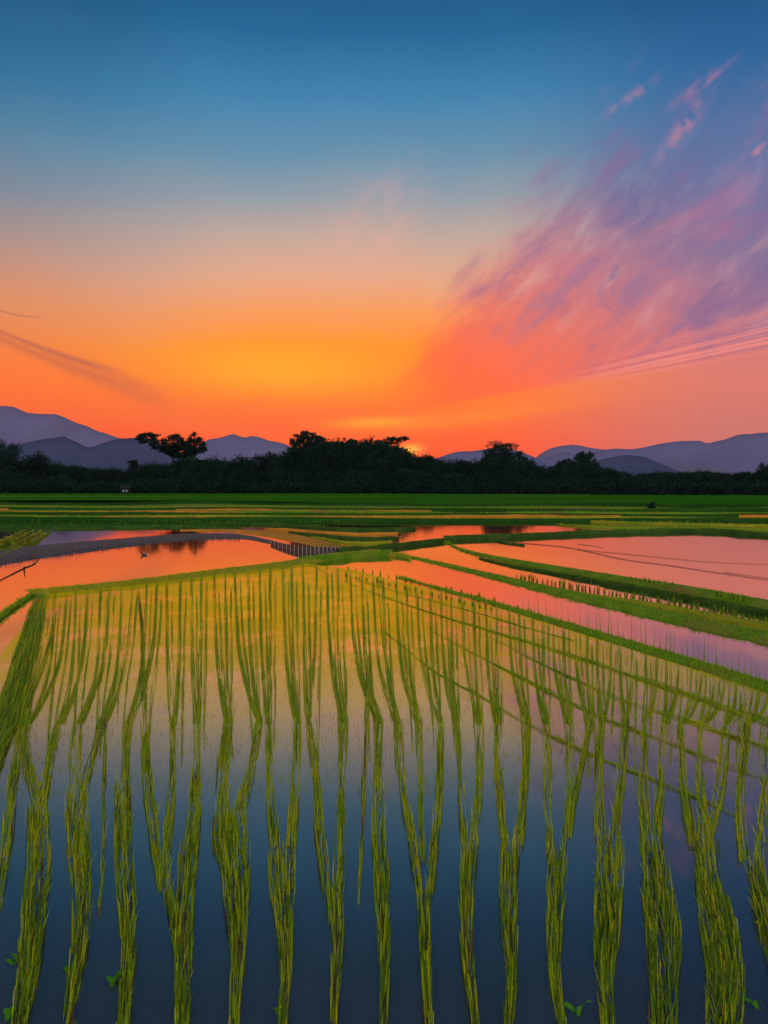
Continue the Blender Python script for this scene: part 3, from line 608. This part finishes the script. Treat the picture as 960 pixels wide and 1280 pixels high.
# reeds / debris built for the ragged lower edge of the mirrored mountains
B = Blades()
for k in range(900):
    x = random.uniform(-20, 300); y = np.interp(x, [-20, 30, 80, 130, 180, 230, 275, 300], [711, 700.5, 693.5, 686.5, 680.5, 675, 673.5, 674]) - random.uniform(0, 5) * (1.2 - x / 400)
    g = G(x, y); B.add(g[0], g[1], .02, random.uniform(.05, .16), random.gauss(0, .04), random.gauss(0, .02), .014, random.choice((0, 0, 1)))
o = bpy.data.objects.new('dead_reeds', B.mesh('dead_reeds', [M['hose'], M['g4']], 2)); C.objects.link(o); tag(o, 'ragged dead grey reeds along the grey reflection band in the pond', 'reeds', kind='stuff')

# branch, wire reflections built as tubes, duck
def tube_obj(name, pts, rad, m, label, cat, nseg=6):
    S = spl([(a, b, 1) for a, b in pts], 5); b = MB(); k = len(S)
    b.tube([G(x, y, .012) for x, y, _ in S], [rad * (1 - .5 * i / k) for i in range(k)], nseg); o = b.build(name, m); tag(o, label, cat); return o
br = tube_obj('fallen_branch', [(50, 695), (44, 704), (30, 710), (14, 718), (-10, 730)], .014, M['wood'], 'thin reddish brown branch lying in the left pond', 'branch')
b = MB(); b.tube([G(30, 710, .01), G(31, 708, .12)], [.02, .01], 5); b.build('twig', M['wood'], br)
tube_obj('wire_reflection', [(640, 678), (680, 681), (720, 686), (780, 699), (840, 707), (900, 716), (990, 728)], .009, M['hose'], 'long thin dark wire reflection curving over the large pond, lower one', 'hose')  # reflected wire on the pond, built as a thin tube
tube_obj('wire_reflection', [(722, 687), (780, 692), (840, 698), (900, 703), (990, 706)], .006, M['wood'], 'fine brown wire reflection branching off higher across the large pond', 'hose')
tube_obj('wire_reflection', [(905, 715), (940, 720), (990, 726)], .005, M['wood'], 'short piece of brown wire reflection at the far right of the pond', 'hose')
tube_obj('floating_stick', [(722, 680), (740, 682), (755, 685)], .007, M['wood'], 'short straight reddish stick floating in the upper pond', 'stick')
bank('mud_spit', [(620, 676.2, 1.2), (632, 678.5, 2.2), (645, 680, 2.6), (656, 681.5, 2)], .05, M['bank_dark'])
dk = empty('duck', G(180, 694)); 
b = MB(); dk.scale = (.62,) * 3; b.blob((0, 0, .05), (.13, .065, .06), 12, 8); b.build('body', M['duck'], dk)
b = MB(); b.tube([(-.09, 0, .07), (-.12, 0, .12), (-.125, 0, .15)], [.03, .02, .022], 8); b.blob((-.135, 0, .155), (.032, .026, .026), 10, 6); b.build('head', M['duck'], dk)
b = MB(); b.tube([(-.16, 0, .152), (-.20, 0, .145)], [.012, .006], 6); b.build('beak', M['wood'], dk)
for s in (-1, 1):
    b = MB(); b.blob((.03, s * .055, .07), (.085, .018, .035), 10, 6); b.build('wing', M['duckw'], dk)
tag(dk, 'small dark duck with pale wings swimming on the left orange pond', 'duck')

# bright weeds by the row feet
weeds = [(22, 1205, 'lumpy green weed beside the leftmost bottom row', .7), (90, 1215, 'small round green weed left of the second bottom row', .6), (142, 1232, 'long drooping green weed left of the third bottom row', .9), (12, 1274, 'green weed patch in the lower left corner of the view', 1.0),
         (350, 1272, 'tiny bright weed at the foot of the sixth row from the left', .55), (722, 1268, 'bent bright green weed between two rows at bottom right', 1.0), (948, 1262, 'dull green weed at the lower right edge of the view', .7)]
for (x, y, lb, sc) in weeds:
    g = G(x, y); b = MB()
    for k in range(5 if sc != 1.0 else 4):
        a = random.uniform(.6, 2.6); L = .085 * sc * random.uniform(.6, 1.1); pts = []
        for j in range(6):
            t = j / 5; pts.append((L * math.cos(a) * t, .01 * k - .02 + .02 * t, L * math.sin(a) * (t - .55 * t ** 3)))
        wd = [.004, .009, .011, .010, .007, .001]; V = []
        for p, ww in zip(pts, wd): V += [(p[0] - ww * sc * math.sin(a), p[1] - ww * .5, p[2]), (p[0] + ww * sc * math.sin(a), p[1] + ww * .5, p[2] + ww * .5)]
        b.quads(V, [(2 * j, 2 * j + 1, 2 * j + 3, 2 * j + 2) for j in range(5)], 0, True)
    o = b.build('water_weed', M['weed']); o.location = (g[0], g[1], 0); tag(o, lb, 'weed')

# ------------------------------------------------------------------ trees
def crown_mesh(name, ells, count, size, mats, hollow=.35, seed=0, lobes=14):
    r_ = np.random.default_rng(seed); pts = []
    vol = np.array([e[3] * e[4] * e[5] for e in ells]) ** (2 / 3); vol = vol / vol.sum()
    for e, v in zip(ells, vol):
        nn = int(count * v); cx, cy, cz, rx, ry, rz = e
        u = r_.normal(size=(nn, 3)); u /= np.linalg.norm(u, axis=1)[:, None]
        # leaf clumps: pull each leaf towards one of many lobe centres so gaps open between them
        c = r_.normal(size=(lobes * 3, 3)); c /= np.linalg.norm(c, axis=1)[:, None]; c *= r_.uniform(.45, .92, (len(c), 1))
        which = r_.integers(0, len(c), nn); q = c[which] + u * r_.uniform(.05, 1, (nn, 1)) ** .6 * hollow
        pts.append(np.stack([cx + q[:, 0] * rx, cy + q[:, 1] * ry, cz + q[:, 2] * rz], 1))
    P = np.concatenate(pts); nn = len(P)
    a = r_.normal(size=(nn, 3)); a /= np.linalg.norm(a, axis=1)[:, None]; b = np.cross(a, r_.normal(size=(nn, 3))); b /= np.linalg.norm(b, axis=1)[:, None]
    s = size * r_.uniform(.5, 1.3, (nn, 1)); a *= s; b *= s * .6
    Q = np.stack([P - a, P - b * .9, P + a, P + b], 1)
    return np_mesh(name, Q.reshape(-1, 3), nn, mats)
def trunk_mb(h, r0, crown_pts, seed=0):
    b = MB(); rr = random.Random(seed); tx = rr.uniform(-.4, .4)
    top = (tx, 0, h); b.tube([(0, 0, -.5), (tx * .3, .05, h * .4), top], [r0 * 1.3, r0, r0 * .75], 8)
    for (x, y, z) in crown_pts:
        m_ = ((x + tx) / 2 + rr.uniform(-.3, .3), y / 2, (z + h) / 2 + rr.uniform(0, .6)); b.tube([top, m_, (x, y, z)], [r0 * .6, r0 * .38, r0 * .12], 6)
    return b
def tree_at(px, ybase_dist, ells_px, label, group=None, count=5000, size=.22, hollow=.3, leafm='leaf', name='tree', cat='tree', seed=1, lobes=14, trunk=.28):
    "ells_px: crown lobes as (x, y, half width, half height) in photo units at that distance"
    D = ybase_dist
    if px not in (212, 385, 425, 488) and leafm == 'leaf': ells_px = list(ells_px) + [(px, 592, ells_px[0][2] * .95, 14)]
    base = AT(px, 0, D); root = empty(name, (base[0], D, 0)); mpp = D / F / cp
    E = []; 
    for (x, y, rx, rz) in ells_px:
        c = AT(x, y, D); E.append((c[0] - base[0], random.uniform(-.5, .5), c[2], rx * mpp, max(rx * mpp * .8, 1.0), rz * mpp))
    me = crown_mesh('crown', E, count, size, M[leafm], hollow, seed, lobes); o = bpy.data.objects.new('crown', me); C.objects.link(o); o.parent = root
    lowest = min(e[2] - e[5] for e in E); hh = max(1.2, lowest + .3)
    tips = [(e[0] + e[3] * dx_, e[1], e[2] + e[5] * dz_) for e in E for dx_, dz_ in ((-.55, .1), (0, .5), (.55, .15), (.2, -.2))]
    trunk_mb(hh, trunk, tips, seed).build('trunk', M['bark'], root)
    tag(root, label, cat, group); return root
tree_at(212, 182, [(183, 547, 17, 8), (200, 556, 14, 7), (222, 555, 20, 12), (243, 556, 16, 14), (230, 564, 24, 10), (212, 563, 14, 7)], 'wide umbrella-crowned tree standing alone above the left tree line', count=12000, size=.24, hollow=.27, seed=3)
tree_at(385, 178, [(386, 549, 22, 10), (372, 558, 14, 12), (396, 562, 16, 12), (366, 568, 8, 6)], 'tall airy round tree left of the central dark mass', count=9500, size=.22, hollow=.25, seed=5)
tree_at(425, 180, [(415, 556, 12, 7), (430, 560, 16, 9), (440, 553, 8, 5), (453, 560, 10, 8)], 'uneven loose-leaved tree crowning the central dark mass', count=4200, size=.22, hollow=.25, seed=6)
tree_at(488, 178, [(478, 555, 14, 6), (492, 550, 13, 5), (503, 548, 9, 3.5), (494, 564, 10, 6), (505, 572, 6, 4)], 'feathery tree leaning right beside the bright sunset patch', count=3800, size=.2, hollow=.2, seed=7)
tree_at(533, 176, [(533, 577, 14, 9)], 'small round tree right of the sunset patch', count=3000, hollow=.35, seed=8)
tree_at(625, 185, [(612, 566, 9, 6), (630, 562, 16, 9), (646, 572, 12, 9), (620, 578, 22, 12)], 'broad dark tree in front of the reddish tree', count=6500, hollow=.35, seed=9)
tree_at(627, 210, [(622, 556, 16, 5), (640, 557, 9, 3)], 'thin flat-topped pinkish red tree behind the broad dark tree', count=1500, size=.16, hollow=.3, leafm='leaf_red', name='flowering_tree', seed=10)
tree_at(657, 176, [(657, 580, 11, 8)], 'little round tree at the right foot of the broad dark tree', count=2600, hollow=.35, seed=11)
tree_at(707, 176, [(707, 582, 13, 9)], 'low round tree just left of the pointed tree', count=3000, hollow=.35, seed=12)
tree_at(733, 176, [(733, 578, 17, 11), (728, 570, 8, 6), (738, 568, 5, 4)], 'pointed two-tipped dark tree right of centre', count=4800, hollow=.33, seed=13)
tree_at(6, 168, [(2, 568, 22, 17), (-14, 562, 22, 16)], 'large dark tree cut by the left edge of the view', count=6500, hollow=.4, seed=14)
tree_at(46, 170, [(46, 577, 19, 12)], 'rounded tree near the left edge of the view', count=4200, hollow=.38, seed=15)
tree_at(335, 176, [(335, 573, 14, 9)], 'small round tree in the dip left of the central mass', count=3000, hollow=.35, seed=16)
tree_at(166, 176, [(166, 580, 8, 5)], 'tiny tree left below the umbrella-crowned tree', count=1200, hollow=.35, seed=17)
tree_at(955, 176, [(960, 594, 12, 10)], 'dark tree at the right edge of the view', count=2500, hollow=.35, seed=18)
# the many alike trees that close the far side of the fields
protos = []
for k in range(7):
    rr = np.random.default_rng(40 + k); E = [(0, 0, 4.2, 4.4, 3.4, 3.6)]
    for _ in range(5): E.append((rr.uniform(-2.6, 2.6), rr.uniform(-1.5, 1.5), rr.uniform(2.0, 6.3), rr.uniform(1.4, 2.6), 2, rr.uniform(1.2, 2.0)))
    for _ in range(3): E.append((rr.uniform(-3.2, 3.2), rr.uniform(-2, 1), 1.2, 2.6, 1.8, 1.5))
    cm = crown_mesh('crown', E, 8500, .26, M['leaf'], .42, 50 + k, 16); cm.name = 'crown'
    tm = trunk_mb(1.6, .25, [(e[0] * .7, e[1] * .6, e[2]) for e in E[:6]], k).mesh('trunk', M['bark']); protos.append((cm, tm))
tl = [(-60, 560), (0, 572), (30, 578), (70, 580), (100, 586), (150, 588), (200, 580), (240, 574), (290, 574), (335, 573), (360, 574), (385, 565), (410, 558), (450, 556), (485, 560), (505, 569), (530, 574), (560, 578), (600, 577), (620, 572), (645, 570), (665, 580), (690, 585),
      (715, 580), (745, 580), (765, 589), (800, 592), (850, 590), (880, 588), (920, 592), (960, 594), (1040, 592)]
tlx, tly = zip(*tl)
def fill_tree(x, D, topy, wpx, k, label, group):
    base = AT(x, 0, D); Hm = AT(x, topy, D)[2]; wm = wpx * D / F
    root = empty('tree', (base[0], D, -.3), 0); root.rotation_euler[2] = random.choice((0, math.pi)) + random.uniform(-.3, .3); sc = Hm / 7.6; root.scale = (wm / 9.0, wm / 9.0, sc)
    for me, nm in zip(protos[k], ('crown', 'trunk')):
        o = bpy.data.objects.new(nm, me); C.objects.link(o); o.parent = root
    tag(root, label, 'tree', group)
x = -50
while x < 1020:
    fill_tree(x, random.uniform(172, 190), np.interp(x, tlx, tly) + random.uniform(-4, 0) - (3 if 365 < x < 510 else 0), random.uniform(30, 48), random.randrange(7), 'dark leafy tree in the unbroken line closing off the far fields', 'trees in the dark tree line'); x += random.uniform(10, 16)
x = -55
while x < 1020:
    fill_tree(x, random.uniform(158, 166), max(587, np.interp(x, tlx, tly) + 14) + random.uniform(-2, 5), random.uniform(30, 44), random.randrange(7), 'low bushy tree in front of the unbroken dark tree line', 'low bushy trees before the tree line'); x += random.uniform(12, 19)
for x in list(range(352, 525, 9)):
    fill_tree(x, random.uniform(167, 172), 551 + 16 * abs((x - 430) / 80) ** 2.2 + random.uniform(0, 3), random.uniform(36, 46), random.randrange(7), 'tall bushy tree within the domed dark mass at the centre', 'trees of the central dark mass')
# undergrowth: one mass
E = [(AT(x, 0, 154)[0], 154 + random.uniform(-1, 3), .9, 3.2, 2.0, 1.8) for x in range(-70, 1040, 12)]
me = crown_mesh('undergrowth', E, 60000, .28, M['leaf'], .6, 90, 12); o = bpy.data.objects.new('undergrowth', me); C.objects.link(o)
tag(o, 'dense dark undergrowth along the foot of the tree line', 'undergrowth', kind='stuff')
# small bush in the field and hut
bs = empty('bush', G(815, 637.5)); me = crown_mesh('foliage', [(0, 0, .34, .36, .3, .36), (-.12, 0, .3, .2, .2, .24)], 1600, .05, M['leaf'], .4, 77, 12); o = bpy.data.objects.new('foliage', me); C.objects.link(o); o.parent = bs
b = MB(); [b.tube([(sx_ * .3, 0, -.05), (sx_, 0, .3)], [.03, .02], 6) for sx_ in (-.15, .02, .14)]; b.build('stem', M['bark'], bs)
tag(bs, 'single small dark bush standing in the bright green far field', 'bush')
ht = empty('field_hut', AT(150.5, 0, 149)[:2] + (0,)) 
b = MB(); b.box((0, 0, .85), (2.2, 1.6, 2.0)); b.build('wall', M['roof'], ht)
b = MB(); b.quads([(-1.4, -1.1, 1.85), (1.4, -1.1, 1.85), (1.4, 1.1, 1.85), (-1.4, 1.1, 1.85), (-1.2, 0, 2.6), (1.2, 0, 2.6)], [(0, 1, 5, 4), (2, 3, 4, 5), (1, 2, 5), (3, 0, 4), (0, 3, 2, 1)]); b.build('roof', M['roof'], ht)
for s in (-.42, .36):
    b = MB(); b.box((s, -.82, 1.15), (.42, .03, .5)); b.build('window', M['pale'], ht)
ht.scale = (.75, .75, .75); tag(ht, 'small dark hut with two pale bluish windows under the left trees', 'hut')

# ------------------------------------------------------------------ hills
def hill(name, pts, D, width, seed, rough=1.0):
    S = spl([(a, b, 1) for a, b in pts], 4); nj = 15; V = []; mpp = D / F
    for (x, y, _) in S:
        c = AT(x, y, D); jag = mnoise.fractal(Vector((x * .035, seed, 0)), 1.0, 2.0, 5) * 2.2 * mpp * rough
        top = max(c[2] + jag, 4)
        for j in range(nj):
            t = j / (nj - 1) * 2 - 1; prof = max(0, 1 - abs(t)) ** 1.15; yy = D + t * width
            rid = mnoise.fractal(Vector((c[0] / width * 2.5, t * 2.5, seed * 2.0)), 1.0, 2.0, 5) * .16 * top * (1 - prof) * prof * 4
            V.append((c[0] * (yy / D) if False else c[0] + rid, yy, -.6 + (top + .6) * prof + rid))
    nn = len(S); b = MB(); b.quads(V, [(i * nj + j, (i + 1) * nj + j, (i + 1) * nj + j + 1, i * nj + j + 1) for i in range(nn - 1) for j in range(nj - 1)], 0, True)
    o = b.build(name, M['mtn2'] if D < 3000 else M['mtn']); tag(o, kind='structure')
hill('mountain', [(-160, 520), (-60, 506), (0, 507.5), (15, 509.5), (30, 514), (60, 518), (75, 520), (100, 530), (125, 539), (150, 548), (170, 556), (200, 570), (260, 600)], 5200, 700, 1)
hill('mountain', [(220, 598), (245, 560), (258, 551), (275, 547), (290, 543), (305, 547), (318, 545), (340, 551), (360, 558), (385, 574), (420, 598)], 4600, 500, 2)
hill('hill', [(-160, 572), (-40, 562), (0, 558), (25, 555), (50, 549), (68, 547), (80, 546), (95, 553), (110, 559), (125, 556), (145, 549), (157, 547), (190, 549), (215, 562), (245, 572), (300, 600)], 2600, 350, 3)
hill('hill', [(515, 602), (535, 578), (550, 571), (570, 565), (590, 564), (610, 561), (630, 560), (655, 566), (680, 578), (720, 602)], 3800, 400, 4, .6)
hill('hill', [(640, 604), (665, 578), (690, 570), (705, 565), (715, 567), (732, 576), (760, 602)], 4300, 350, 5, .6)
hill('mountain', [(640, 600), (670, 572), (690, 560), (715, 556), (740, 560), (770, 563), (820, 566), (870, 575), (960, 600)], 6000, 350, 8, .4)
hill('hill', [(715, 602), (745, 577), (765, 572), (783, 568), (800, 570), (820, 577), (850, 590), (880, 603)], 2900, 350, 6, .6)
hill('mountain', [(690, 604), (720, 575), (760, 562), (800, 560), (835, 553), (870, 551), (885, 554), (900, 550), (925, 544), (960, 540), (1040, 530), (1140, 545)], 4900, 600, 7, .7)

# ------------------------------------------------------------------ air
hz, k, t, o_ = mat('haze_air'); v = t.nodes.new('ShaderNodeVolumePrincipled')
v.inputs['Color'].default_value = (.60, .54, .60, 1); v.inputs['Density'].default_value = 3.8e-5; v.inputs['Anisotropy'].default_value = 0
t.links.new(v.outputs[0], o_.inputs['Volume'])
b = MB(); b.box((0, 3180, 290), (9200, 6600, 584)); o = b.build('haze', hz); tag(o, kind='stuff')

vs = scene.view_settings; scene.display_settings.display_device = 'sRGB'
vs.view_transform = 'Standard'; vs.look = 'None'; vs.exposure = 0; vs.gamma = 1; vs.use_curve_mapping = False
